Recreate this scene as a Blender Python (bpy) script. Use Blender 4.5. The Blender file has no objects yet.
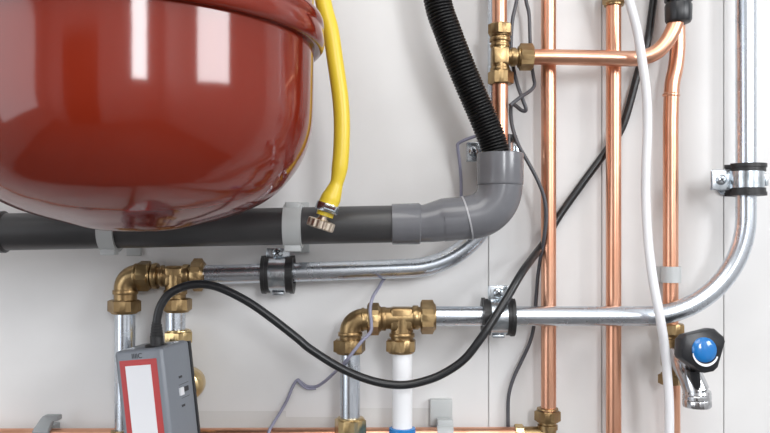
import bpy, bmesh, math, random
from mathutils import Vector, Matrix, Quaternion
random.seed(4)
PI = math.pi
C = bpy.context.scene.collection
H0 = 240.0
F, DW, EYE = 810.0, 0.81, 1.30          # focal length in pixels, camera to wall, eye height

def P(px, py, d):
    """a point at distance d in front of the pipe wall (the plane y=0) in metres"""
    s = (DW - d) / F
    return Vector(((px - 385) * s, -d, EYE + (H0 - py) * s))
def L(n, d): return n * (DW - d) / F      # a length in metres

# ------------------------------------------------------------------ materials
def mat(name, col, rough=.4, metal=0., coat=0., coat_r=.05, spec=.5, noise=0., nscale=40., col2=None, bump=0., bscale=80., stretch=(1,1,1), rn=0., trans=0., sss=0.):
    m = bpy.data.materials.new(name); m.use_nodes = True
    nt = m.node_tree; b = nt.nodes['Principled BSDF']
    b.inputs['Base Color'].default_value = (*col, 1); b.inputs['Roughness'].default_value = rough
    b.inputs['Metallic'].default_value = metal; b.inputs['Coat Weight'].default_value = coat
    b.inputs['Coat Roughness'].default_value = coat_r; b.inputs['Specular IOR Level'].default_value = spec
    tc = nt.nodes.new('ShaderNodeTexCoord'); mp = nt.nodes.new('ShaderNodeMapping')
    mp.inputs['Scale'].default_value = stretch
    nt.links.new(tc.outputs['Object'], mp.inputs['Vector'])
    if col2 is not None:
        n = nt.nodes.new('ShaderNodeTexNoise'); n.inputs['Scale'].default_value = nscale; n.inputs['Detail'].default_value = 5
        r = nt.nodes.new('ShaderNodeValToRGB'); r.color_ramp.elements[0].position = .5 - noise; r.color_ramp.elements[1].position = .5 + noise
        r.color_ramp.elements[0].color = (*col2, 1); r.color_ramp.elements[1].color = (*col, 1)
        nt.links.new(mp.outputs[0], n.inputs['Vector']); nt.links.new(n.outputs['Fac'], r.inputs[0]); nt.links.new(r.outputs[0], b.inputs['Base Color'])
        if rn:
            mr = nt.nodes.new('ShaderNodeMapRange'); mr.inputs['To Min'].default_value = rough + rn; mr.inputs['To Max'].default_value = rough
            nt.links.new(n.outputs['Fac'], mr.inputs['Value']); nt.links.new(mr.outputs[0], b.inputs['Roughness'])
    if bump:
        n2 = nt.nodes.new('ShaderNodeTexNoise'); n2.inputs['Scale'].default_value = bscale; n2.inputs['Detail'].default_value = 3
        bp = nt.nodes.new('ShaderNodeBump'); bp.inputs['Strength'].default_value = bump; bp.inputs['Distance'].default_value = .002
        nt.links.new(mp.outputs[0], n2.inputs['Vector']); nt.links.new(n2.outputs['Fac'], bp.inputs['Height']); nt.links.new(bp.outputs[0], b.inputs['Normal'])
        if coat: nt.links.new(bp.outputs[0], b.inputs['Coat Normal'])
    return m
M = {}
M['red'] = mat('red_enamel', (.185,.017,.0065), .4, coat=1., coat_r=.10, spec=.0, bump=.05, bscale=22)
M['copper'] = mat('copper', (.86,.49,.34), .24, 1., noise=.2, nscale=28, col2=(.66,.31,.19), rn=.14, stretch=(1,1,.35), bump=.05, bscale=60)
M['brass'] = mat('brass', (.45,.325,.165), .27, 1., noise=.22, nscale=75, col2=(.27,.17,.08), rn=.16, bump=.12, bscale=120)
M['brass_clean'] = mat('brass_new', (.74,.58,.32), .28, 1., noise=.2, nscale=75, col2=(.52,.36,.16), bump=.08, bscale=120)
M['zinc'] = mat('zinc_plated_steel', (.72,.765,.82), .22, 1., noise=.25, nscale=60, col2=(.58,.63,.69), rn=.1)
M['zinc_dull'] = mat('galvanised_steel', (.72,.76,.80), .26, 1., noise=.2, nscale=120, col2=(.42,.48,.52), bump=.1, bscale=150)
M['chrome'] = mat('chrome', (.58,.59,.61), .2, 1.)
M['pale_brass'] = mat('nickelled_brass', (.74,.64,.52), .3, 1., bump=.08, bscale=120)
M['rubber'] = mat('black_rubber', (.016,.016,.017), .45, bump=.1, bscale=300)
M['cable'] = mat('black_cable_sheath', (.013,.014,.016), .32)
M['corr'] = mat('black_corrugated_plastic', (.004,.004,.0045), .36, spec=.25)
M['blackplastic'] = mat('black_plastic', (.018,.019,.022), .34)
M['pvc_dark'] = mat('dark_grey_pvc', (.055,.054,.056), .36, noise=.3, nscale=16, col2=(.042,.042,.044), bump=.03, bscale=40)
M['pvc'] = mat('grey_pvc', (.165,.168,.182), .2, noise=.25, nscale=30, col2=(.13,.132,.145), bump=.03, bscale=30)
M['pvc_ring'] = mat('pale_grey_pvc', (.38,.38,.40), .3)
M['clip'] = mat('pale_grey_clip_plastic', (.50,.52,.52), .42)
M['clip_grey'] = mat('grey_clip_plastic', (.34,.36,.37), .42)
M['yellow'] = mat('yellow_hose_rubber', (.78,.58,.045), .35, bump=.03, bscale=60)
M['whitecable'] = mat('white_cable_sheath', (.78,.78,.80), .35)
M['whitepipe'] = mat('white_plastic_pipe', (.86,.87,.89), .25)
M['greywire'] = mat('grey_wire_sheath', (.075,.075,.085), .4)
M['violetwire'] = mat('grey_violet_wire_sheath', (.27,.27,.36), .4)
M['blue'] = mat('blue_plastic', (.01,.20,.55), .22)
M['bluecap'] = mat('blue_cap', (.008,.17,.50), .16, coat=.6)
M['device'] = mat('grey_device_shell', (.20,.22,.25), .38, bump=.04, bscale=300)
M['redlabel'] = mat('red_label', (.50,.055,.055), .4)
M['whitelabel'] = mat('white_label', (.86,.87,.90), .4)
M['ink'] = mat('dark_ink', (.03,.03,.035), .5)
M['trim'] = mat('white_gloss_paint', (.75,.75,.74), .3)
M['floor'] = mat('grey_floor', (.17,.16,.155), .5, noise=.2, nscale=3, col2=(.13,.12,.115))
M['roomwall'] = mat('pale_room_paint', (.68,.67,.67), .7)
M['ceiling'] = mat('white_ceiling_paint', (.8,.8,.8), .8)
M['door'] = mat('brown_door', (.07,.035,.02), .4)
M['glass'] = mat('window_glass', (.8,.85,.9), .05)

def wall_material():
    m = bpy.data.materials.new('painted_boards'); m.use_nodes = True
    nt = m.node_tree; b = nt.nodes['Principled BSDF']; b.inputs['Roughness'].default_value = .42
    N = nt.nodes.new; K = nt.links.new
    tc = N('ShaderNodeTexCoord')
    n = N('ShaderNodeTexNoise'); n.inputs['Scale'].default_value = 9; n.inputs['Detail'].default_value = 4
    r = N('ShaderNodeValToRGB'); r.color_ramp.elements[0].position = .35; r.color_ramp.elements[1].position = .65
    r.color_ramp.elements[0].color = (.735,.730,.725,1); r.color_ramp.elements[1].color = (.775,.772,.768,1)
    K(tc.outputs['Object'], n.inputs['Vector']); K(n.outputs['Fac'], r.inputs[0])
    sep = N('ShaderNodeSeparateXYZ'); K(tc.outputs['Object'], sep.inputs[0])
    # slightly darker grey strip low on the wall, its upper edge ragged and ending at x0..x1
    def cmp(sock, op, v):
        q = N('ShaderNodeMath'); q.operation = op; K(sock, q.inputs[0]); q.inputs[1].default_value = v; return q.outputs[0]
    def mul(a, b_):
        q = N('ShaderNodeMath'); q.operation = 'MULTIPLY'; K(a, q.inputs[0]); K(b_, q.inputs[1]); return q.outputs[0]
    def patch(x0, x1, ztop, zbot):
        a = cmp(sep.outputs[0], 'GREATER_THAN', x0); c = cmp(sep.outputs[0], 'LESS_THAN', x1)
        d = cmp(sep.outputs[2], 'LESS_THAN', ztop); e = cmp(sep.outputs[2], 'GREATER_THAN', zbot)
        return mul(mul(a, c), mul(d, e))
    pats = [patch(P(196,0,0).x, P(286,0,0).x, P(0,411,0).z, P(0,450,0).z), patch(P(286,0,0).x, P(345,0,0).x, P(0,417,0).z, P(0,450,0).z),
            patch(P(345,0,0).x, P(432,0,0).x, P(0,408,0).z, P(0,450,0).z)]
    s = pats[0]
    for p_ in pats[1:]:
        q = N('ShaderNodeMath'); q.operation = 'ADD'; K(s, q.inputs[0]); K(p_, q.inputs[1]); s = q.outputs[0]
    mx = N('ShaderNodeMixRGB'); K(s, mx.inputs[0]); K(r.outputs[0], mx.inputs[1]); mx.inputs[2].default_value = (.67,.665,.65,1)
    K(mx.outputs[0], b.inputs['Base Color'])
    n2 = N('ShaderNodeTexNoise'); n2.inputs['Scale'].default_value = 60; bp = N('ShaderNodeBump'); bp.inputs['Strength'].default_value = .08; bp.inputs['Distance'].default_value = .002
    K(tc.outputs['Object'], n2.inputs['Vector']); K(n2.outputs['Fac'], bp.inputs['Height']); K(bp.outputs[0], b.inputs['Normal'])
    return m
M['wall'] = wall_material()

# ------------------------------------------------------------------ mesh helpers
class MB:
    def __init__(s): s.v = []; s.f = []
    def add(s, vs, fs):
        o = len(s.v); s.v += [Vector(v) for v in vs]; s.f += [tuple(i + o for i in f) for f in fs]; return s
    def rings(s, rings, cap0=True, cap1=True):
        n = len(rings[0]); vs = [v for r in rings for v in r]; fs = []
        for i in range(len(rings) - 1):
            for j in range(n):
                k = (j + 1) % n
                fs.append((i*n+j, i*n+k, (i+1)*n+k, (i+1)*n+j))
        if cap0: fs.append(tuple(range(n - 1, -1, -1)))
        if cap1: fs.append(tuple((len(rings)-1)*n + j for j in range(n)))
        return s.add(vs, fs)
    def tube(s, pts, r, seg=28, caps=True):
        pts = [Vector(p) for p in pts]; n = len(pts)
        rr = r if isinstance(r, (list, tuple)) else [r] * n
        T = []
        for i in range(n):
            a = pts[max(i-1, 0)]; b = pts[min(i+1, n-1)]
            T.append((b - a).normalized())
        up = Vector((0, 0, 1)) if abs(T[0].z) < .9 else Vector((1, 0, 0))
        u = (up - T[0] * up.dot(T[0])).normalized(); rings = []
        for i in range(n):
            u = (u - T[i] * u.dot(T[i])).normalized(); w = T[i].cross(u)
            rings.append([pts[i] + (u * math.cos(2*PI*j/seg) + w * math.sin(2*PI*j/seg)) * rr[i] for j in range(seg)])
        return s.rings(rings, caps, caps)
    def lathe(s, o, axis, prof, seg=36, hexf=None, roll=0.):
        """prof: (along axis, radius); hexf: apothem of a hexagon that limits the radius"""
        o = Vector(o); A = Vector(axis).normalized()
        up = Vector((0, -1, 0)) if abs(A.y) < .9 else Vector((0, 0, 1))
        u = (up - A * up.dot(A)).normalized(); w = A.cross(u); rings = []
        for t, r in prof:
            ring = []
            for j in range(seg):
                th = 2*PI*j/seg + roll; q = r
                if hexf:
                    ph = (2*PI*j/seg) % (PI/3) - PI/6
                    q = min(r, hexf / math.cos(ph))
                ring.append(o + A*t + (u*math.cos(th) + w*math.sin(th)) * max(q, 1e-5))
            rings.append(ring)
        return s.rings(rings)
    def hexnut(s, o, axis, t, r, roll=0.):
        """hex nut, t thick, r across corners /2, chamfered like a real one"""
        ap = r * math.cos(PI/6) * 1.0
        c = (r - ap)
        return s.lathe(o, axis, [(-t/2, ap*.86), (-t/2, ap*.97), (-t/2 + c*.55, r), (t/2 - c*.55, r), (t/2, ap*.97), (t/2, ap*.86)], 48, ap, roll)
    def box(s, c, size, rot=None, bev=0.):
        bm = bmesh.new(); bmesh.ops.create_cube(bm, size=1.)
        for v in bm.verts: v.co = Vector((v.co.x*size[0], v.co.y*size[1], v.co.z*size[2]))
        if bev: bmesh.ops.bevel(bm, geom=list(bm.edges), offset=bev, segments=3, profile=.5, affect='EDGES')
        R = rot or Matrix.Identity(3)
        bm.verts.ensure_lookup_table(); bm.verts.index_update()
        vs = [R @ v.co + Vector(c) for v in bm.verts]; fs = [tuple(v.index for v in f.verts) for f in bm.faces]
        bm.free(); return s.add(vs, fs)
    def prism(s, outline, vec, bev=0.):
        """outline: list of 3D points; vec: extrusion"""
        vec = Vector(vec); bm = bmesh.new()
        vs = [bm.verts.new(Vector(p)) for p in outline]; f = bm.faces.new(vs)
        g = bmesh.ops.extrude_face_region(bm, geom=[f])
        for e in g['geom']:
            if isinstance(e, bmesh.types.BMVert): e.co += vec
        bmesh.ops.recalc_face_normals(bm, faces=bm.faces)
        if bev: bmesh.ops.bevel(bm, geom=list(bm.edges), offset=bev, segments=3, profile=.5, affect='EDGES')
        bm.verts.index_update()
        o = [v.co.copy() for v in bm.verts]; fs = [tuple(v.index for v in f.verts) for f in bm.faces]
        bm.free(); return s.add(o, fs)
    def arcband(s, o, axis, e, r0, r1, w, a0, a1, seg=40):
        """part of a ring around axis: radii r0..r1, width w, from angle a0 to a1 measured from direction e"""
        o = Vector(o); A = Vector(axis).normalized(); e = Vector(e).normalized(); g = A.cross(e); rings = []
        for i in range(seg + 1):
            a = a0 + (a1 - a0) * i / seg; q = e*math.cos(a) + g*math.sin(a)
            rings.append([o + q*r0 - A*w/2, o + q*r1 - A*w/2, o + q*r1 + A*w/2, o + q*r0 + A*w/2])
        return s.rings(rings)
    def build(s, name, m, parent=None, base=None, sharp=34):
        me = bpy.data.meshes.new(name)
        off = (parent['_o'] if parent is not None and '_o' in parent else None)
        off = Vector(off) if off is not None else (Vector(base) if base is not None else Vector((0, 0, 0)))
        me.from_pydata([v - off for v in s.v], [], s.f)
        bm = bmesh.new(); bm.from_mesh(me); bmesh.ops.recalc_face_normals(bm, faces=bm.faces); bm.to_mesh(me); bm.free()
        for p in me.polygons: p.use_smooth = True
        me.set_sharp_from_angle(angle=math.radians(sharp))
        me.materials.append(M[m] if isinstance(m, str) else m)
        o = bpy.data.objects.new(name, me); C.objects.link(o)
        if parent is not None: o.parent = parent; o['_o'] = tuple(off) if False else None if False else list(off)
        elif base is not None: o.location = off
        return o

def tag(o, label, cat, group=None):
    o['label'] = label; o['category'] = cat
    if group: o['group'] = group
    return o
def thing(name, loc, label, cat, group=None):
    o = bpy.data.objects.new(name, None); C.objects.link(o); o.location = loc; o.empty_display_size = .02
    o['_o'] = list(loc); return tag(o, label, cat, group)
def struct(o): o['kind'] = 'structure'; return o

def catmull(pts, n=10):
    pts = [Vector(p) for p in pts]; out = []
    q = [pts[0]*2 - pts[1]] + pts + [pts[-1]*2 - pts[-2]]
    for i in range(1, len(q) - 2):
        a, b, c, d = q[i-1:i+3]
        for k in range(n):
            t = k / n
            out.append(.5*((2*b) + (c-a)*t + (2*a-5*b+4*c-d)*t*t + (3*b-a-3*c+d)*t**3))
    out.append(pts[-1]); return out
def arc(cx, cy, r, a0, a1, n=18):            # in the wall-parallel frame, angles in degrees, y down
    return [(cx + r*math.cos(math.radians(a0 + (a1-a0)*i/n)), cy + r*math.sin(math.radians(a0 + (a1-a0)*i/n))) for i in range(n+1)]
def PP(l, d): return [P(x, y, d) for x, y in l]
X, Z, OUT = Vector((1, 0, 0)), Vector((0, 0, 1)), Vector((0, -1, 0))

# ------------------------------------------------------------------ room
XL, XR, YB, ZC = -1.75, 1.35, -2.65, 2.62
# wall behind the pipes, boards with narrow grooves between them
gx = [P(488.5,0,0).x, P(601.8,0,0).x, P(723.8,0,0).x]
sec = [(XL, 0)]
for g in gx: sec += [(g-.0007, 0), (g-.0005, .0025), (g+.0005, .0025), (g+.0007, 0)]
sec += [(XR, 0), (XR, .06), (XL, .06)]
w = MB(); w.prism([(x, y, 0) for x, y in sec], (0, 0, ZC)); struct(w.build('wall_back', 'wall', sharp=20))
struct(MB().box(((XL+XR)/2, YB/2, -.03), (XR-XL, -YB, .06)).build('floor', 'floor'))
struct(MB().box(((XL+XR)/2, YB/2, ZC+.03), (XR-XL, -YB, .06)).build('ceiling', 'ceiling'))
# right wall with a window opening; rear wall with a window opening
def holed(name, plane, c0, lo, hi, wlo, whi, zlo, zhi, th=.08):
    m = MB()
    def b(a0, a1, z0, z1):
        if plane == 'x': m.box((c0+th/2, (a0+a1)/2, (z0+z1)/2), (th, a1-a0, z1-z0))
        else: m.box(((a0+a1)/2, c0-th/2, (z0+z1)/2), (a1-a0, th, z1-z0))
    b(lo, wlo, 0, ZC); b(whi, hi, 0, ZC); b(wlo, whi, 0, zlo); b(wlo, whi, zhi, ZC)
    return struct(m.build(name, 'roomwall'))
W2 = (-1.46, -.70, 1.57, 2.08)      # right window: y from, to, z from, to
W1 = (.46, .90, 1.60, 2.45)        # rear window: x from, to, z from, to
holed('wall_right', 'x', XR, YB, 0, W2[0], W2[1], W2[2], W2[3])
W3 = (-2.25, -.95, .75, 2.1)        # unseen left window, added to brighten the lower left
holed('wall_left', 'x', XL-.08, YB, 0, W3[0], W3[1], W3[2], W3[3])
holed('wall_rear', 'y', YB, XL, XR, W1[0], W1[1], W1[2], W1[3])
def frame(name, c, a, b, wdt, hgt, n):
    m = MB(); t = .03
    R = Matrix((a, n, b)).transposed()
    for sx in (-1, 1): m.box(Vector(c)+Vector(a)*sx*(wdt/2-t/2), (t, .05, hgt), R, .003)
    for sz in (-1, 1): m.box(Vector(c)+Vector(b)*sz*(hgt/2-t/2), (wdt, .05, t), R, .003)
    return struct(m.build(name, 'trim'))
cy2, cz2 = (W2[0]+W2[1])/2, (W2[2]+W2[3])/2
cx1, cz1 = (W1[0]+W1[1])/2, (W1[2]+W1[3])/2
frame('window_1', (cx1, YB-.04, cz1), X, Z, W1[1]-W1[0], W1[3]-W1[2], Vector((0,1,0)))
frame('window_2', (XR+.04, cy2, cz2), Vector((0,1,0)), Z, W2[1]-W2[0], W2[3]-W2[2], Vector((-1,0,0)))
frame('added_window_3', (XL-.04, (W3[0]+W3[1])/2, (W3[2]+W3[3])/2), Vector((0,1,0)), Z, W3[1]-W3[0], W3[3]-W3[2], Vector((1,0,0)))
d = MB().box((-.75, YB+.02, 1.0), (.85, .04, 2.0), None, .004); struct(d.build('door_1', 'door'))
# daylight at the two windows
def area(name, loc, rot, sx, sy, radiance, col=(1,1,1)):
    l = bpy.data.lights.new(name, 'AREA'); l.shape = 'RECTANGLE'; l.size = sx; l.size_y = sy
    l.energy = radiance * PI * sx * sy; l.color = col
    o = bpy.data.objects.new(name, l); C.objects.link(o); o.location = loc; o.rotation_euler = rot; return o
area('daylight_rear_window', (cx1, YB-.015, cz1), (PI/2, 0, 0), W1[1]-W1[0]-.06, W1[3]-W1[2]-.06, 22, (.97,.985,1))
area('daylight_right_window', (XR+.015, cy2, cz2), (0, PI/2, 0), W2[3]-W2[2]-.06, W2[1]-W2[0]-.06, 15, (.97,.985,1))
# unseen ceiling lamp added as soft fill (behind the camera)
area('ceiling_fill_light', (-.2, -1.3, ZC-.06), (0, 0, 0), 1.1, 1.1, 3.5, (1,.97,.93))
lamp = thing('ceiling_fill', (-.2, -1.3, ZC), 'added square white fill lamp on the unseen ceiling', 'lamp')
m_ = MB()
for sx, sy, wx, wy in ((-1,0,.02,1.16),(1,0,.02,1.16),(0,-1,1.16,.02),(0,1,1.16,.02)): m_.box((-.2+sx*.57, -1.3+sy*.57, ZC-.03), (wx, wy, .06))
m_.build('frame', 'trim', lamp)

area('fill_left_window', (XL-.015, (W3[0]+W3[1])/2, (W3[2]+W3[3])/2), (0, -PI/2, 0), W3[3]-W3[2]-.06, W3[1]-W3[0]-.06, 2.1, (.97,.985,1))  # weak fill light set in the added left window
# ------------------------------------------------------------------ red vessel
TD = .185; tdist = (DW-TD)/math.cos(math.radians(17.12))
tx = -(DW-TD)*math.tan(math.radians(17.12)); tc = Vector((tx, -TD, EYE))
tank = thing('expansion_vessel', tc, 'large glossy red steel expansion vessel hanging in front of the grey waste pipe', 'tank')
prof = [(-.0120,0),(-.0118,.012),(-.0110,.024),(-.0090,.036),(-.0058,.048),(-.0018,.064),(.0028,.0790),(.0070,.0892),(.0115,.0978),(.0185,.1078),(.0273,.1162),(.0355,.1227),(.0444,.1279),(.054,.1320),(.066,.1352),(.080,.1367),(.10,.1370),(.134,.1370)]
pc = catmull([Vector((a, b, 0)) for a, b in prof], 4)
DZ = (H0-216.5)*.63/F
low = [(v.x + DZ, max(v.y, 0)) for v in pc]
up = [(.148,.137),(.20,.137)] + [(.20+.10*math.sin(t*PI/16), .137*math.cos(t*PI/16)) for t in range(1, 9)]
MB().lathe(tc, Z, low, 128).build('lower_shell', 'red', tank)
MB().lathe(tc, Z, up, 96).build('upper_shell', 'red', tank)
zr = .1500; rp = []
for (a, b) in [(0.000,.1365),(-.001,.1395),(-.0005,.1425),(.0015,.1445),(.005,.1455),(.009,.1452),(.0125,.1448),(.0145,.1440),(.0155,.1443),(.0165,.1450),(.020,.1450),(.023,.1442),(.0245,.142),(.0245,.137)]: rp.append((a, b))
MB().lathe(tc + Z*zr, (math.sin(math.radians(.6)), 0, math.cos(math.radians(.6))), rp, 128).build('clamp_ring', 'red', tank, sharp=50)
br = MB(); br.box((tx, -.022, EYE+.20), (.05, .05, .10), None, .003); br.build('wall_bracket', 'zinc_dull', tank)

# ------------------------------------------------------------------ waste pipe
WD = .07
def wy(x): return 224 + (390-x)*.0205
wr = L(18.6, WD)
g_pipe = 'grey'
wp = MB().tube([Vector((XL+.01, -WD, P(-300, wy(-300), WD).z-.03)), P(-300, wy(-300), WD), P(0, wy(0), WD), P(396, wy(396), WD)], wr, 40)
wpo = tag(wp.build('waste_pipe', 'pvc_dark'), 'thick dark grey plastic waste pipe running level behind the red vessel', 'pipe')
el = thing('waste_elbow', P(465, 220, WD), 'mid grey plastic waste elbow turning the thick pipe upward, black corrugated hose in its socket', 'pipe elbow')
MB().tube([P(391.5, 224.2, WD), P(392.2, 224.2, WD), P(419, 223.6, WD), P(420.5, 223.6, WD)], [L(18.6,WD), L(20.3,WD), L(20.6,WD), L(19.5,WD)], 40).build('coupling', 'pvc', el)
MB().tube([P(419, 223.6, WD), P(424, 223.5, WD), P(430, 222.8, WD), P(438, 221.2, WD), P(443, 220, WD), P(443.4, 219.9, WD), P(468, 218.4-.6, WD), P(472, 216.6, WD)], [L(r, WD) for r in (18.8, 18.9, 19.6, 20.6, 21, 21.6, 21.8, 21.8)], 44).build('reducer', 'pvc', el)
MB().tube([P(466.2, 218.4, WD), P(467.8, 218.0, WD)], [L(22.6,WD)]*2, 44).build('seal_ring', 'pvc_ring', el)
ab = [(467, 218.2)] + arc(468.5, 186, 31.5, 74, 0, 26) + [(500, 180)]
MB().tube(PP(ab, WD), L(22.3, WD), 48).build('bend', 'pvc', el)
so = MB().tube([P(500, y, WD) for y in (185.5, 185.3, 184.3, 183, 155.5, 153.6, 153.2, 153.2, 156, 176)], [L(r, WD) for r in (22.2, 22.6, 23.2, 23.3, 23.3, 23.0, 22.2, 19.8, 19.5, 19.5)], 48)
so.build('socket', 'pvc', el, sharp=50)
# a socket at the far left end of the pipe
tag(MB().tube([P(-45, wy(-45), WD), P(-44, wy(-44), WD), P(5, wy(5), WD), P(7, wy(7), WD)], [L(r, WD) for r in (18.6, 21, 21, 18.6)], 40).build('pipe_coupling', 'pvc_dark'), 'dark grey coupling collar on the waste pipe at the left edge', 'pipe coupling')

def waste_clip(x, label, wid=18):
    o = P(x, wy(x)+.3, WD); t = thing('pipe_clip', Vector((o.x, 0, o.z)), label, 'pipe clip', 'pale clips of the waste pipe')
    MB().arcband(o, X, OUT, wr*.995, wr+.0030, L(wid, WD), math.radians(-150), math.radians(150), 48).build('strap', 'clip', t)
    b = MB(); b.box((o.x, -(WD-wr)/2, o.z), (L(wid*.62, WD), WD-wr-.001, .018), None, .001); b.box((o.x, -.002, o.z), (L(wid, WD), .004, .05), None, .001); b.build('base', 'clip', t)
    MB().box(o + Vector((0, -.006, wr+.002)), (L(wid*.8, WD), .010, .0055), None, .001).build('latch', 'clip', t)
    MB().box(o + Vector((0, -.004, -wr-.003)), (L(wid*.9, WD), .012, .006), None, .001).build('latch', 'clip', t)
waste_clip(293.5, 'pale grey clip on the dark waste pipe between red vessel and yellow hose')
waste_clip(111, 'pale grey plastic clip under the waste pipe, half hidden below the red vessel bottom', 16)

# corrugated hose
hp = catmull([(421, -130, .075), (427, -70, .075), (437.5, 0, .075), (447, 30, .075), (458.5, 60, .075), (471, 90, .073), (484, 120, .071), (494, 146, .07), (499.5, 172, .07)], 40)
pts = [P(v.x, v.y, v.z) for v in hp]
# resample evenly for the ribs
def resample(p, step):
    out = [p[0]]; acc = 0
    for a, b in zip(p, p[1:]):
        l = (b-a).length; s = step - acc
        while s <= l: out.append(a.lerp(b, s/l)); s += step
        acc = (acc + l) % step
    return out
pitch = L(3.2, .073); rs = resample(pts, pitch/6); R0 = L(14.1, .073)
MBh = MB().tube(rs, [R0 * (1 - .055*(1 - abs(math.sin(PI*i/6))**.7)*1.6) for i in range(len(rs))], 40)
tag(MBh.build('corrugated_hose', 'corr', sharp=80), 'black ribbed flexible drain hose plugged into the grey elbow socket', 'hose')

# ------------------------------------------------------------------ straight and bent pipes
def pipe(name, pts, d, r, m, label, cat='pipe', seg=32, grp=None):
    return tag(MB().tube([P(x, y, d) for x, y in pts] if not isinstance(pts[0], Vector) else pts, r, seg).build(name, m), label, cat, grp)
CD, HD, FD, ED = .020, .041, .020, .045
rc = L(7.5, .02)
def vert(x, y0, y1, d, r, n=12): return [P(x, y0 + (y1-y0)*i/n, d) for i in range(n+1)]
TOP = -1050
# steel pipe behind the vessel: level run, bend, up behind the hose
fp = [(203, 274.6), (230, 274.3), (300, 272), (360, 270), (395, 268.8)] + arc(407.5, 178.5, 89.8, 86, 0, 24) + [(497.3, 60), (497.3, -140), (497.3, -900)]
tag(MB().tube(PP(fp, FD), L(9.6, FD), 36).build('steel_pipe', 'zinc'), 'shiny steel pipe from the left brass tee, bending up behind the grey elbow', 'pipe')
ep = [(432, 316), (500, 316), (600, 316), (640, 316)] + arc(646, 216, 100, 90, 0, 28) + [(746, 150), (746, 0), (746, -900)]
tag(MB().tube(PP(ep, ED), L(9.9, ED), 40).build('steel_pipe', 'zinc'), 'shiny steel pipe crossing the copper risers and sweeping up at the right', 'pipe')
# copper risers
tag(MB().tube(vert(548.6, TOP, 412, CD, 0), rc, 32).build('copper_pipe', 'copper'), 'straight copper riser nearest the tee, ending in a brass nut at the bottom', 'pipe')
tag(MB().tube(vert(613.6, 3, 1549, CD, 0), rc, 32).build('copper_pipe', 'copper'), 'straight copper riser in the middle, brass nut at its top', 'pipe')
cp = catmull([(676.5, -120, CD), (676.5, -60, CD), (676.7, 0, CD), (677.4, 25, CD), (677.6, 48, CD), (675.5, 68, CD), (672, 86, CD), (670.6, 120, CD)], 8)
cpts = [P(v.x, v.y, v.z) for v in cp] + vert(670.6, 130, 335, CD, 0, 5)
tag(MB().tube(cpts, rc, 32).build('copper_pipe', 'copper'), 'copper riser with a swan neck at the top right, going down to the blue-capped valve', 'pipe')
tag(MB().tube([P(671.3, 93.5, CD), P(671.2, 94.5, CD), P(671.1, 96, CD), P(671, 97, CD)], [rc, rc+.0009, rc+.0009, rc], 32).build('solder_ring', 'copper'), 'thin raised solder ring on the swan-necked copper riser', 'pipe ring')
# lower part of that riser, below the valve
pipe('copper_pipe', vert(673, 383, 1549, CD, 0), CD, L(7, CD), 'copper', 'short copper pipe below the blue-capped valve, beside the white cable')
# riser at the tee
tag(MB().tube(vert(499.5, TOP, 30, HD, 0), L(7.4, HD), 32).build('copper_pipe', 'copper'), 'copper pipe coming down into the top of the brass tee', 'pipe')
tag(MB().tube(vert(500.3, 78, 196, HD, 0), L(7.7, HD), 32).build('copper_pipe', 'copper'), 'copper pipe under the brass tee, running down behind the grey elbow socket', 'pipe')
tag(MB().lathe(P(500.3, 197, HD), -Z, [(-.006,.0088),(.004,.0088),(.005,.007)], 30).build('stop_end', 'brass'), 'brass stop end closing the copper pipe behind the grey elbow', 'stop end')
hp2 = [(528, 57), (560, 57.2), (600, 58), (632, 58.6)] + [(646, 56.6), (656, 52.2), (664, 45), (669.5, 37), (674, 27.5), (677.4, 17), (678.4, 5)]
hv = catmull([Vector((x, y, 0)) for x, y in hp2], 6)
tag(MB().tube([P(v.x, v.y, HD) for v in hv], L(7.7, HD), 32).build('copper_pipe', 'copper'), 'level copper pipe from the brass tee, curving up into the black coupling', 'pipe')
# bottom copper pipe
bp_ = [Vector((XL+.01, -.02, P(0, 436.5, .02).z)), P(0, 436, .02), P(200, 435.5, .02), P(518, 434.5, .02)]
tag(MB().tube(bp_, rc, 32).build('copper_pipe', 'copper'), 'level copper pipe along the bottom edge of the picture', 'pipe')
# plastic + steel drops
tag(MB().tube([P(402.3, 348, ED), P(402.3, 1592, ED)], L(10.0, ED), 32).build('plastic_pipe', 'whitepipe'), 'white plastic pipe dropping from the brass tee into a blue collar', 'pipe')
tag(MB().tube([P(350.2, 348, ED), P(350.2, 424, ED)], L(9.9, ED), 32).build('steel_pipe', 'zinc'), 'short steel pipe between the middle brass elbow and a brass nut below', 'pipe')
tag(MB().tube([P(125, 305, FD), P(125, 434, FD)], L(10, FD), 32).build('steel_pipe', 'zinc'), 'steel pipe dropping from the left brass elbow, left of the grey device', 'pipe')
tag(MB().tube([P(175.5, 305, FD), P(175.5, 337, FD)], L(9.7, FD), 32).build('steel_pipe', 'zinc'), 'very short steel pipe between the left brass tee and the valve nut', 'pipe')

# ------------------------------------------------------------------ brass fittings
def nutc(parent, c, axis, t, r, roll=0, m='brass', collar=True, name='nut'):
    b = MB(); b.hexnut(c, axis, t, r, roll)
    if collar:
        A = Vector(axis).normalized()
        b.lathe(Vector(c), A, [(t*.5-.0002, r*.80), (t*.5+.0010, r*.78), (t*.5+.0016, r*.70)], 40)
    return b.build(name, m, parent, sharp=22)
def ring(b, c, axis, t, r): b.lathe(c, axis, [(-t/2, r*.9), (-t/2, r*.97), (-t*.3, r), (t*.3, r), (t/2, r*.97), (t/2, r*.9)], 36)

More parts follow.
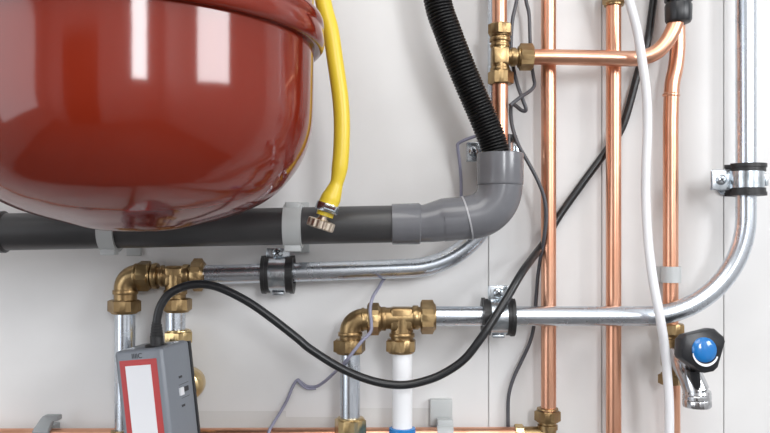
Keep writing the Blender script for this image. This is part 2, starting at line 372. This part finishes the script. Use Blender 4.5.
# fitting at the left: elbow + tee
d = FD
e1 = thing('elbow_fitting', P(125, 282, d), 'brass compression elbow at the left end of the upper steel pipe, above the grey device', 'pipe fitting')
b = MB(); pth = [(148, 275.5)] + [(140, 275.5)] + arc(138.5, 288.5, 13, -90, -180, 10) + [(125.5, 300)]
b.tube(PP(pth, d), L(11.3, d), 36); ring(b, P(125.5, 292, d), Z, L(4.5, d), L(12.6, d)); ring(b, P(136.5, 275.5, d), X, L(3, d), L(12.2, d))
b.build('body', 'brass', e1, sharp=40)
nutc(e1, P(124.3, 306, d), -Z, L(12.5, d), L(16.3, d), .35)
nutc(e1, P(144.5, 276, d), X, L(12, d), L(15.8, d), .2)
t1 = thing('tee_fitting', P(175, 276, d), 'brass compression tee right of the left elbow, black cable arching across it', 'pipe fitting')
b = MB(); b.tube(PP([(152, 276), (206, 275)], d), L(9.6, d), 36); b.tube([P(175.5, 275, d), P(175.5, 303, d)], L(10.2, d), 36)
ring(b, P(155.5, 276, d), X, L(5, d), L(13.2, d)); ring(b, P(162.5, 276, d), X, L(3.5, d), L(11, d)); ring(b, P(186.5, 275.3, d), X, L(6, d), L(11.2, d)); ring(b, P(175.5, 292, d), Z, L(4.5, d), L(11.6, d))
b.box(P(175.5, 276, d), (L(19, d), L(19, d), L(20.5, d)), None, .003)
b.build('body', 'brass', t1, sharp=40)
nutc(t1, P(198, 274.8, d), X, L(11, d), L(16.5, d), .5)
nutc(t1, P(177, 304.5, d), -Z, L(12.5, d), L(15, d), .1, 'brass')
v1 = thing('brass_valve', P(178, 370, d), 'brass valve with a round cap, mostly hidden behind the grey device', 'valve')
nutc(v1, P(178.5, 337, d), Z, L(12, d), L(15.2, d), .25, 'brass_clean')
b = MB(); b.lathe(P(178.5, 343, d), -Z, [(0, .0105), (.014, .0105), (.016, .0125), (.056, .0125), (.060, .010), (.085, .010)], 36); b.build('body', 'brass', v1)
b = MB(); b.lathe(P(189, 383, d), OUT, [(-.004,.0155),(.006,.016),(.012,.0155),(.016,.013),(.018,.008),(.0185,0)], 40); b.build('cap', 'brass_clean', v1)
n0 = thing('brass_nut', P(125, 440, d), 'brass nut at the foot of the left steel pipe, beside the device', 'nut')
b = MB(); b.hexnut(P(125, 435.5, d), Z, L(13, d), L(15.5, d), .3); b.lathe(P(125, 442, d), -Z, [(0,.011),(.03,.011),(.031,.0075),(1.095,.0075)], 30); b.build('nut', 'brass', n0, sharp=22)

# fitting in the middle
d = ED
e2 = thing('elbow_fitting', P(350, 322, d), 'brass compression elbow in the middle, grey-violet wire looped over its nut', 'pipe fitting')
b = MB(); pth = [(372, 319.5), (364, 319.5)] + arc(363.5, 332.5, 13, -90, -180, 10) + [(350.5, 342)]
b.tube(PP(pth, d), L(11, d), 36); ring(b, P(350.3, 334, d), Z, L(4, d), L(12.3, d)); ring(b, P(363, 319.5, d), X, L(3, d), L(11.9, d))
b.build('body', 'brass', e2, sharp=40)
nutc(e2, P(349.5, 345.8, d), -Z, L(13, d), L(16.6, d), .2)
nutc(e2, P(373.5, 319, d), X, L(12.5, d), L(16.2, d), .4)
t2 = thing('tee_fitting', P(402, 322, d), 'brass compression tee in the middle, white plastic pipe hanging from it', 'pipe fitting')
b = MB(); b.tube(PP([(380, 318.5), (424, 317.5)], d), L(10.9, d), 36); b.tube([P(402, 318, d), P(402, 342, d)], L(11.3, d), 36)
ring(b, P(383.5, 318.8, d), X, L(5, d), L(12, d)); ring(b, P(415.5, 317.5, d), X, L(6, d), L(12.2, d)); ring(b, P(402, 335, d), Z, L(4, d), L(12.8, d))
b.box(P(401.5, 318.5, d), (L(23, d), L(21, d), L(23, d)), None, .003)
b.build('body', 'brass', t2, sharp=40)
nutc(t2, P(427.3, 317, d), X, L(13.5, d), L(17.2, d), .5)
nutc(t2, P(401, 345.5, d), -Z, L(12.5, d), L(16.3, d), .1)
n1 = thing('brass_nut', P(350.5, 440, d), 'clean brass nut at the foot of the short steel pipe, bottom middle', 'nut')
b = MB(); b.hexnut(P(350.4, 427, d), Z, L(17, d), L(16.3, d), .28); b.lathe(P(350.4, 435, d), -Z, [(0,.0125),(.05,.0125),(.051,.0075),(1.105,.0075)], 36); b.lathe(P(350.4, 418.6, d), Z, [(0,.0125),(.001,.0125),(.0014,.011)], 36); b.build('nut', 'brass_clean', n1, sharp=22)
bc = MB().lathe(P(402.3, 429.5, d), -Z, [(-.002,.0098),(-.0015,.0125),(.004,.0128),(.006,.0145),(.03,.0145)], 36)
tag(bc.build('pipe_collar', 'blue'), 'bright blue plastic collar at the foot of the white pipe', 'collar')

# tee at the top
d = HD
t3 = thing('tee_fitting', P(500, 54, d), 'brass compression tee at the top, branching right into the level copper pipe', 'pipe fitting')
b = MB(); b.tube([P(500, 30, d), P(500, 80, d)], L(9, d), 36); b.tube([P(500, 57, d), P(524, 57, d)], L(8.2, d), 36)
ring(b, P(500, 40, d), Z, L(4, d), L(10.4, d)); ring(b, P(500, 70, d), Z, L(4, d), L(10.0, d)); ring(b, P(513, 57, d), X, L(5, d), L(9.4, d)); ring(b, P(500, 46, d), Z, L(3, d), L(9.8, d))
b.box(P(500, 57, d), (L(17.5, d), L(18, d), L(19, d)), None, .0028)
b.build('body', 'brass', t3, sharp=40)
nutc(t3, P(500, 30, d), -Z, L(11, d), L(12.8, d), .25)
nutc(t3, P(500.8, 78, d), Z, L(13, d), L(12.8, d), .42)
nutc(t3, P(526, 57, d), -X, L(14, d), L(13.4, d), .3)

d = CD
n2 = thing('brass_coupling', P(547, 430, d), 'brass compression coupling at the foot of the left copper riser', 'pipe fitting')
b = MB(); b.hexnut(P(547.5, 416, d), Z, L(11, d), L(13, d), .35); b.build('nut', 'brass', n2, sharp=22)
b = MB(); b.lathe(P(547.5, 420, d), -Z, [(0,.0085),(.004,.0085),(.0045,.0098),(.009,.0098),(.0095,.0084),(.03,.0084)], 36); b.lathe(P(547.5, 409.2, d), Z, [(0,.0105),(.0012,.0103),(.0016,.0085)], 36); b.build('body', 'brass', n2)
n3 = thing('brass_coupling', P(524, 434.5, d), 'dull brass nut where the bottom copper pipe ends at the right', 'pipe fitting')
b = MB(); b.hexnut(P(519, 434.6, d), X, L(9, d), L(10.5, d), .2); b.build('nut', 'brass_clean', n3, sharp=22)
b = MB(); b.tube([P(522, 434.6, d), P(538, 434.6, d), P(549, 436, d)], L(8, d), 30); b.build('body', 'brass', n3)
n4 = thing('brass_nut', P(613.6, 0, d), 'brass nut at the top of the middle copper riser, on the frame edge', 'nut')
b = MB(); b.hexnut(P(613.9, -2, d), Z, L(13, d), L(11.3, d), .2); b.lathe(P(613.9, 4.5, d), -Z, [(0,.0095),(.0015,.0093),(.002,.0075)], 36); b.tube([P(613.9, 0, d), P(613.9, -60, d)], .008, 30); b.build('nut', 'brass', n4, sharp=22)

# black coupling at the top right
d = HD
bk = thing('black_coupling', P(678.4, 5, d), 'black plastic compression coupling at the top, copper pipe curving into it', 'pipe fitting')
b = MB(); r0 = L(13, d)
nr = 48; prof_ = [(-.001, r0*.70), (0, r0*.90), (.002, r0*.97), (.016, r0), (.0175, r0*.96), (.018, r0*.80)]
rings_ = []
for t, r in prof_:
    rings_.append([P(678.4, 22.5, d) + Z*t + Vector((math.cos(2*PI*j/nr), math.sin(2*PI*j/nr), 0)) * r * (1 + (.025 if j % 4 < 2 and .001 < t < .017 else 0)) for j in range(nr)])
b.rings(rings_); b.build('grip_nut', 'blackplastic', bk, sharp=30)
MB().lathe(P(678.4, 6, d), Z, [(0, r0*.82), (.004, r0*.82), (.0045, r0*1.04), (.03, r0*1.04), (.031, r0*.8), (.11, r0*.8)], 40).build('body', 'blackplastic', bk)

# ------------------------------------------------------------------ rubber-lined clamps
def clamp(c, axis, ear, d, label, flange=(23.5, 15, 19), stud=True, hinge=True):
    A = Vector(axis).normalized(); E = Vector(ear).normalized(); S = L(1, d)
    t = thing('pipe_clamp', c, label, 'pipe clamp', 'rubber-lined steel pipe clamps')
    R = Matrix((A, OUT, E)).transposed()
    if R.determinant() < 0: R = Matrix((-A, OUT, E)).transposed()
    for sg in (-1, 1):
        b = MB(); o = c + A*sg*12*S; e0 = math.radians(24)
        b.arcband(o, A, E, 10*S, 18.8*S, 7.5*S, e0, 2*PI-e0, 44)
        b.arcband(o + A*sg*2*S, A, E, 10*S, 19.8*S, 3.6*S, e0*.9, 2*PI-e0*.9, 44)
        b.build('rubber_lining', 'rubber', t, sharp=25)
    b = MB(); b.arcband(c, A, E, 15.2*S, 17.6*S, 17.5*S, math.radians(10), math.radians(350), 52); b.arcband(c, A, E, 10*S, 16*S, 16*S, math.radians(12), math.radians(348), 40)
    b.build('band', 'zinc_dull', t, sharp=25)
    b = MB()
    for k in (-1, 1):
        b.box(c + E*(flange[0]*S) + OUT*(k*2.2*S), (flange[2]*S, 1.8*S, flange[1]*S), R, .0006)
    b.build('flange', 'zinc_dull', t)
    s = MB(); sc = c + E*(flange[0]+.5)*S + OUT*(3*S)
    s.lathe(sc, OUT, [(0, 5.2*S), (1.6*S, 5.2*S), (2.8*S, 4.0*S), (3.2*S, 2.0*S), (3.2*S, .1*S)], 28)
    s.tube([sc - OUT*12*S, sc], 2.2*S, 14)
    so_ = s.build('screw', 'zinc_dull', t)
    k = MB(); k.box(sc + OUT*3.2*S, (6*S, .5*S, 1.1*S), R @ Matrix.Rotation(.6, 3, 'Y')); k.box(sc + OUT*3.2*S, (1.1*S, .5*S, 6*S), R @ Matrix.Rotation(.6, 3, 'Y')); k.build('slot', 'ink', so_ if False else t)
    if hinge:
        b = MB(); b.box(c - E*19.3*S + OUT*1*S, (12*S, 7*S, 3.4*S), R, .0006); b.build('hinge', 'zinc_dull', t)
    if stud:
        b = MB(); y = -c.y; b.tube([Vector((c.x, -.0005, c.z)), Vector((c.x, -(y-16*S), c.z))], .004, 16); b.lathe(Vector((c.x, -.0005, c.z)), OUT, [(0,.012),(.002,.012),(.003,.006)], 24); b.build('stud', 'zinc_dull', t)
    return t
clamp(P(278.3, 274, FD), X, Z, FD, 'rubber-lined steel clamp on the upper steel pipe, just below the waste pipe clip', (20.5, 11, 23))
clamp(P(498, 316.5, ED), X, Z, ED, 'rubber-lined steel clamp on the level right-hand steel pipe, black cable slanting over it')
clamp(P(745.6, 180, ED), Z, -X, ED, 'rubber-lined steel clamp on the upright steel pipe at the right edge', (25.5, 18, 20))
clamp(P(497.3, 152, FD), Z, -X, FD, 'steel clamp behind the corrugated hose, only its screwed flange showing at the left')

# ------------------------------------------------------------------ small copper pipe clips
def small_clip(c, axis, d, r, label, w, m='clip', plate=None):
    t = thing('pipe_clip', Vector((c.x, 0, c.z)), label, 'pipe clip', 'small plastic clips on copper pipes')
    A = Vector(axis)
    MB().arcband(c, A, OUT, r*1.0, r+.0022, w, math.radians(-128), math.radians(128), 36).build('strap', m, t)
    b = MB(); depth = -c.y - r + .0005
    sz = (w, max(depth, .003), .018) if abs(A.x) > .5 else (.018, max(depth, .003), w)
    b.box((c.x, -depth/2, c.z), sz, None, .0008); b.build('base', m, t)
    return t
small_clip(P(671, 274.5, CD), Z, CD, rc, 'small pale plastic clip on the swan-necked copper riser, above the steel pipe', L(16, CD))
small_clip(P(44, 435.8, .02), X, .02, rc, 'grey plastic clip on the bottom copper pipe near the left edge', L(16, .02), 'clip_grey')
sc2 = small_clip(P(445, 434.8, .02), X, .02, rc, 'pale clip with upright plate on the bottom copper pipe, right of the white pipe', L(16, .02))
b = MB(); b.box(P(441, 412, .004), (L(22, 0), .007, L(26, 0)), None, .0008); b.box(P(445, 424, .016), (L(16, .016), .012, L(10, .016)), None, .001); b.build('plate', 'clip', sc2)
# tall latch on the left-hand clip
b = MB(); b.prism([P(36, 433, .033), P(31, 433, .033), P(40, 419, .030), P(43, 416, .030), P(58, 416, .018), P(58, 421, .018), P(51, 422, .022), P(47, 433, .033)], (0, .010, 0), .0008)
tagp = [o for o in C.objects if o.get('label', '').startswith('grey plastic clip on the bottom')][0]
b.build('latch', 'clip_grey', tagp)

# ------------------------------------------------------------------ yellow gas hose
yd = .12
yp = catmull([(303, -150, yd), (312, -70, yd), (323, 0, yd), (330.5, 30, yd), (335, 60, yd), (340, 95, yd), (341.8, 120, yd), (341.5, 145, yd), (340, 165, yd), (337.5, 180, yd), (333.5, 192, yd), (328.5, 204, yd), (324.5, 216, yd)], 8)
yr = []
for v in yp:
    r = 8.2
    if v.y > 168: r = 8.2 - 1.6*min(1, (v.y-168)/14)
    if v.y > 184: r = 6.6 + 3.4*min(1, (v.y-184)/14)
    if v.y > 206: r = 8.6
    yr.append(L(r, yd))
yh = thing('yellow_hose', P(341, 120, yd), 'yellow rubber gas hose hanging in front of the wall, right of the red vessel', 'hose')
MB().tube([P(v.x, v.y, v.z) for v in yp], yr, 32).build('hose', 'yellow', yh)
ya = (P(322.5, 222, yd) - P(328.5, 204, yd)).normalized()
ho = P(327.4, 208, yd)
b = MB(); b.lathe(ho - ya*L(4.2, yd), ya, [(0, L(9.6,yd)), (0, L(11.6,yd)), (L(1,yd), L(12,yd)), (L(7.5,yd), L(12,yd)), (L(8.4,yd), L(11.6,yd)), (L(8.4,yd), L(9.6,yd))], 40)
side = Vector((.93, -.35, -.2)).normalized()
side = (side - ya*side.dot(ya)).normalized()
b.lathe(ho + OUT*L(10.5,yd) + side*L(3,yd), side, [(-L(4,yd), L(3.4,yd)), (L(6,yd), L(3.4,yd)), (L(6.2,yd), L(4.2,yd)), (L(8.2,yd), L(4.2,yd)), (L(9,yd), L(3,yd))], 18)
b.build('hose_clamp', 'zinc_dull', yh)
b = MB(); k0 = P(320.8, 224.5, yd); nr = 60; rings_ = []
S = L(1, yd); u_ = (OUT - ya*OUT.dot(ya)).normalized(); w_ = ya.cross(u_)
for t, r in [(-4.8*S, 10.5*S), (-4.4*S, 13*S), (-3.6*S, 14*S), (3.4*S, 14*S), (4.4*S, 13*S), (4.6*S, 10*S)]:
    rings_.append([k0 + ya*t + (u_*math.cos(2*PI*j/nr) + w_*math.sin(2*PI*j/nr)) * r * (.93 if j % 4 >= 2 and r > 12.5*S else 1) for j in range(nr)])
b.rings(rings_); b.build('knurled_nut', 'pale_brass', yh, sharp=20)
b = MB(); b.lathe(k0 - ya*9*S, ya, [(0, 4.5*S), (3*S, 4.5*S), (3.2*S, 6*S), (5.4*S, 6*S)], 30); b.build('hose_tail', 'pale_brass', yh)

# ------------------------------------------------------------------ cables and wires
def cord(name, pts, r, m, label, cat='cable', n=10, seg=14):
    cv = catmull(pts, n)
    return tag(MB().tube([P(v.x, v.y, v.z) for v in cv], r, seg).build(name, m), label, cat)
cord('white_cable', [(600,-120,.07),(615,-50,.07),(629,0,.07),(637,30,.068),(642,60,.066),(646.5,95,.064),(647.3,130,.062),(646,165,.062),(645.8,200,.062),(648,240,.066),(653,280,.074),(660.4,320,.078),(665,350,.072),(667.3,375,.068),(669,400,.068),(669.4,433,.068),(669,540,.068),(668,900,.068),(668,1630,.068)], L(4.6, .065), 'whitecable', 'white cable hanging from the top in front of all pipes, left of the blue-capped valve')
cord('black_cable', [(664,-120,.006),(661,-50,.006),(653.5,0,.006),(648,39,.0062),(639,69,.0065),(623.5,124,.0062),(607,150,.0062),(582,184,.0062),(558,218,.0062),(546,240,.012),(534,256,.034),(521,274,.058),(507,298,.070),(492,322,.076),(479,341,.078),(465,358.5,.078),(448,371,.078),(428,380,.078),(402,385,.078),(373,381,.078),(342,368.7,.078),(311,349.5,.078),(297,338,.078),(272,318.5,.078),(249,302.4,.078),(224,289.5,.078),(206,284.5,.078),(188,285.5,.078),(170.5,293,.080),(161,305,.082),(157.3,318,.083),(156.6,328,.083)], L(4.2, .075), 'cable', 'thick black cable looping from the grey control box up behind the copper risers', seg=18)
# grey twin wires by the tee
cord('grey_wire', [(525,-90,.02),(519,-25,.022),(516.8,0,.024),(512.5,20,.026),(511,45,.024),(513.5,68,.024),(517.5,85,.03),(522.5,99,.036),(526,109.5,.036),(522,110.5,.034),(513.5,104.5,.03),(510.8,108,.026),(512,125,.03),(518,144,.036),(528,162,.036),(537.5,180,.036),(544,197,.035),(546.2,215,.034),(544.5,235,.031),(541,255,.022),(538,275,.012),(536,300,.008),(534,325,.008),(530,342,.008),(522,360,.006),(514,377,.006),(509,394,.006),(508,412,.006),(508.5,450,.006)], L(1.9, .02), 'greywire', 'long thin grey wire kinked beside the top tee and hanging down the wall', 'wire')
cord('grey_wire', [(522,-80,.02),(524,-25,.022),(526,0,.022),(529,14,.022),(530,38,.022),(531,60,.020),(533.5,77,.024),(534.5,85,.026),(530,91,.030),(520,97.5,.040),(510,105.5,.046)], L(1.8, .02), 'greywire', 'short thin grey wire hanging behind the brass tee nut and hooking back left', 'wire')
cord('grey_wire', [(509.3,134,.05),(509.2,150,.052),(509.6,170,.056)], L(1.1,.05), 'greywire', 'tiny upright wire end sticking out of the grey elbow socket', 'wire', 4)
cord('violet_wire', [(476,136,.030),(466,139.5,.032),(458.5,143.5,.031),(457.7,148,.03),(459.5,162,.026),(461,180,.022),(461.2,200,.02),(461.5,222,.012),(461,240,.004),(455,252,.004),(440,260,.004),(420,266,.004),(395,270,.004),(384,279,.012),(379,287,.030),(372.5,298,.060),(370.2,310,.0645),(371.3,322,.0645),(370.5,332,.0645),(362,341,.066),(354,351,.066),(345,362,.062),(334,373,.04),(324,382,.02),(316,386.5,.006),(307,386.2,.004),(300,381.5,.004),(297.5,380,.004),(293,386,.004),(288,398,.005),(281,411,.006),(273,424,.02),(268.5,434,.031),(266,460,.034)], L(1.6, .02), 'violetwire', 'thin grey-violet wire from the clamp behind the hose, passing over the middle brass elbow', 'wire')
cord('violet_wire', [(297.5,380.3,.006),(302,385.5,.007),(308,388.8,.007),(316,388.6,.007)], L(1.1,.01), 'violetwire', 'short strand running beside the curl of the grey-violet wire', 'wire', 6)

# ------------------------------------------------------------------ grey device
dv_o = P(137.3, 350, .098)
yaw, roll = math.radians(-13), math.radians(6.2)
RM = (Matrix.Rotation(-roll, 4, 'Y') @ Matrix.Rotation(yaw, 4, 'Z')).to_3x3()
W_, D_, H_ = .0475, .052, .118
dev = thing('electronic_control_box', dv_o, 'tilted grey control box with white panel in red frame, black cable in its top', 'control box')
def dl(x, y, z): return dv_o + RM @ Vector((x, y, z))      # local: x right from the front's middle, y into the wall, z up from the top edge
def rr(w, d_, r, n=6):                                      # rounded rectangle outline in x,y
    o = []
    for cx_, cy_, a in ((w/2-r, r, -90), (w/2-r, d_-r, 0), (-w/2+r, d_-r, 90), (-w/2+r, r, 180)):
        for i in range(n+1):
            t = math.radians(a + 90*i/n); o.append((cx_ + r*math.cos(t), cy_ + r*math.sin(t)))
    return o
b = MB(); rings_ = []
for z, s in ((-H_, -.002), (-H_+.002, 0), (-.003, 0), (-.0012, -.0006), (0, -.0025)):
    rings_.append([dl(x, y, z) for x, y in [(px_ * (1 + 2*s/W_), D_/2 + (py_-D_/2)*(1 + 2*s/D_)) for px_, py_ in rr(W_, D_, .0042)]])
b.rings(rings_); b.build('shell', 'device', dev, sharp=40)
b = MB(); rings_ = []
for z in (-H_+.002, -.0015):
    rings_.append([dl(x, y + D_ - .0015, z) for x, y in rr(W_+.0012, .004, .001)])
b.rings(rings_); b.build('back_plate', 'blackplastic', dev)
def plate(name, x0, x1, z0, z1, y, th, m, side=None, parent=dev):
    b = MB(); q = [dl(x0, y, z0), dl(x1, y, z0), dl(x1, y, z1), dl(x0, y, z1)]
    b.prism(q, RM @ Vector((0, -th, 0))); return b.build(name, m, parent)
plate('red_frame', -.0185, .0175, -H_+.010, -.0085, .0002, .0006, 'redlabel')
plate('white_panel', -.0130, .0115, -H_+.015, -.0135, -.0003, .0007, 'whitelabel')
def sidebox(name, y0, y1, z0, z1, th, m):
    b = MB(); q = [dl(W_/2-.0002, y0, z0), dl(W_/2-.0002, y1, z0), dl(W_/2-.0002, y1, z1), dl(W_/2-.0002, y0, z1)]
    b.prism(q, RM @ Vector((th, 0, 0))); return b.build(name, m, dev)
sidebox('indicator_slot', .0245, .0305, -.0315, -.0295, .0004, 'ink')
sidebox('indicator_slot', .0245, .0305, -.0575, -.0555, .0004, 'ink')
sidebox('slide_switch', .0290, .0400, -.0450, -.0405, .0006, 'ink')
sidebox('switch_knob', .0225, .0290, -.0468, -.0400, .0018, 'whitelabel')
sidebox('marking', .0230, .0410, -.0376, -.0372, .0003, 'ink')
sidebox('marking', .0260, .0410, -.0500, -.0496, .0003, 'ink')
# maker's lettering above the frame
cu = bpy.data.curves.new('lettering', 'FONT'); cu.body = 'IIIIC'; cu.size = .0062; cu.extrude = .0001; cu.align_x = 'CENTER'
tmp = bpy.data.objects.new('lettering_curve', cu); lm = bpy.data.meshes.new_from_object(tmp); bpy.data.objects.remove(tmp)
lm.materials.clear(); lm.materials.append(M['ink'])
to = bpy.data.objects.new('lettering', lm); C.objects.link(to); to.parent = dev
Rl = RM @ Matrix.Rotation(PI/2, 3, 'X'); to.matrix_parent_inverse = Matrix.Identity(4)
to.rotation_euler = Rl.to_euler(); to.location = RM @ Vector((-.0010, -.0002, -.0072))
# strain relief
sr = MB(); so_ = dl(.0085, .019, -.0005); ax = (P(156.6, 322, .083) - so_).normalized()
rings_p = [(0, .0105), (.0012, .0105), (.0016, .0062), (.0075, .0060)]
for i in range(5): rings_p += [(.008+.0026*i, .0059-.0003*i), (.0096+.0026*i, .0059-.0003*i), (.0097+.0026*i, .0052-.0003*i), (.0105+.0026*i, .0052-.0003*i)]
rings_p += [(.0225, .0042)]
sr.lathe(so_, ax, rings_p, 28); sr.build('strain_relief', 'rubber', dev, sharp=25)
b = MB(); q = dl(0, D_, -.03); b.box(Vector((q.x+.004, -.043, q.z)), (.016, .020, .03), None, .001); b.build('mounting_bracket', 'blackplastic', dev)

# ------------------------------------------------------------------ angle valve with blue-capped handle
d = CD
va = thing('angle_valve', P(673, 355, d), 'chrome and brass drain valve with a black three-sided knob and blue cap', 'valve')
nutc(va, P(671.5, 329, d), -Z, L(11, d), L(13.5, d), .3)
b = MB(); b.lathe(P(672, 334, d), -Z, [(0,.0085),(.004,.0085),(.0045,.0105),(.012,.0108),(.030,.0105),(.034,.0085),(.046,.0085)], 36); b.build('body', 'brass', va)
nutc(va, P(670.5, 379, d), Z, L(10, d), L(12, d), .3)
# chrome arm leaning forward and down to the outlet
b = MB(); b.tube([P(675, 352, .024), P(684, 366, .044), P(691, 377, .053), P(696.5, 391, .055)], [.0090, .0105, .0112, .0118], 32); b.build('neck', 'chrome', va)
b = MB(); oc = P(697, 389.5, .055); S = L(1, .055); nr = 60; rings_ = []
for t, r in [(-1*S, 10*S), (1*S, 13*S), (4*S, 13.8*S), (5*S, 13.2*S), (6*S, 13.8*S), (9*S, 13.8*S), (10*S, 13.2*S), (11*S, 13.8*S), (16*S, 13.8*S), (17.5*S, 13*S), (17.5*S, 10*S), (12*S, 9.5*S)]:
    rings_.append([oc - Z*t + Vector((math.cos(2*PI*j/nr), math.sin(2*PI*j/nr), 0))*r*(.965 if (j % 3 == 0 and 11*S <= t <= 16*S) else 1) for j in range(nr)])
b.rings(rings_); b.build('outlet', 'chrome', va, sharp=25)
# knob
kd = .083; kc = P(702, 350, kd)
kn = Vector((.10, -1, .10)).normalized()                 # the face of the knob looks this way
pts_ = [(681,338.5),(685,334),(709,328),(714.5,328.5),(723.5,336.5),(725,341),(717.5,367.5),(713.5,371.5),(705,373.2),(701,372.5),(681.5,358.5),(680,355)]
outl = [P(x, y, kd) for x, y in pts_]
b = MB(); b.prism([p_ - kn*0 for p_ in outl], -kn*.0001)
b = MB()
cen = sum(outl, Vector())/len(outl)
def kring(sc, off): return [cen + (p_-cen)*sc + kn*off for p_ in outl]
rs_ = [kring(.70, -.020), kring(.84, -.018), kring(.95, -.014), kring(1.0, -.009), kring(1.0, -.001), kring(.965, .0014), kring(.90, .0022)]
b.rings(rs_); kb = b.build('knob', 'blackplastic', va, sharp=30)
fc = P(703.3, 349.3, kd-.0005) + kn*.001
MB().lathe(fc, kn, [(0, L(13,kd)), (.0018, L(13,kd)), (.0032, L(11.5,kd)), (.0044, L(8,kd)), (.0050, L(4,kd)), (.0051, 0)], 40).build('blue_cap', 'bluecap', kb)
# highlight below the cap, painted on as a pale crescent
b = MB(); c0 = P(704, 350.8, kd) + kn*.0023; ux = (X - kn*X.dot(kn)).normalized(); uz = kn.cross(ux) * -1
if uz.z < 0: uz = -uz
o_, i_ = [], []
for k in range(25):
    a = math.radians(-170 + 160*k/24); q = 1 - abs(k-12)/12
    o_.append(c0 + (ux*math.cos(a) + uz*math.sin(a))*L(13.4+2.2*q**.6, kd)); i_.append(c0 + (ux*math.cos(a) + uz*math.sin(a))*L(12.9, kd))
b.rings([[a_, c_, c_ + kn*.0005, a_ + kn*.0005] for a_, c_ in zip(o_, i_)])
b.build('crescent_highlight', 'whitelabel', kb)
b = MB(); b.tube([kc - kn*.020, P(696, 362, .062), P(684, 356, .040), P(675, 352, .026)], [.0065, .0068, .0066, .0065], 24); b.build('spindle', 'blackplastic', va)
b = MB(); b.prism([P(690, 372, .073), P(700, 371, .073), P(701.5, 385, .067), P(699, 391, .0665), P(695, 389, .0665), P(690.5, 378, .070)], (0, .010, 0), .001); b.build('lever', 'blackplastic', va)

# ------------------------------------------------------------------ clean up helper properties
for o in bpy.data.objects:
    if '_o' in o: del o['_o']

# ------------------------------------------------------------------ camera, world, view
cam = bpy.data.cameras.new('camera'); co = bpy.data.objects.new('camera', cam); C.objects.link(co)
cam.sensor_width = 36; cam.lens = 36*F/770; cam.clip_start = .01
co.location = (0, -DW, EYE); co.rotation_euler = (PI/2, 0, 0); cam.shift_y = (H0-216.5)/770
bpy.context.scene.camera = co
wd = bpy.data.worlds.new('world'); wd.use_nodes = True; wd.node_tree.nodes['Background'].inputs[0].default_value = (.75,.85,1,1); wd.node_tree.nodes['Background'].inputs[1].default_value = 1.0
bpy.context.scene.world = wd
vs = bpy.context.scene.view_settings
vs.view_transform = 'Standard'; vs.look = 'None'; vs.gamma = 1; vs.exposure = 0.05; vs.use_curve_mapping = False
bpy.context.scene.cycles.use_denoising = True
bpy.context.scene.cycles.max_bounces = 10
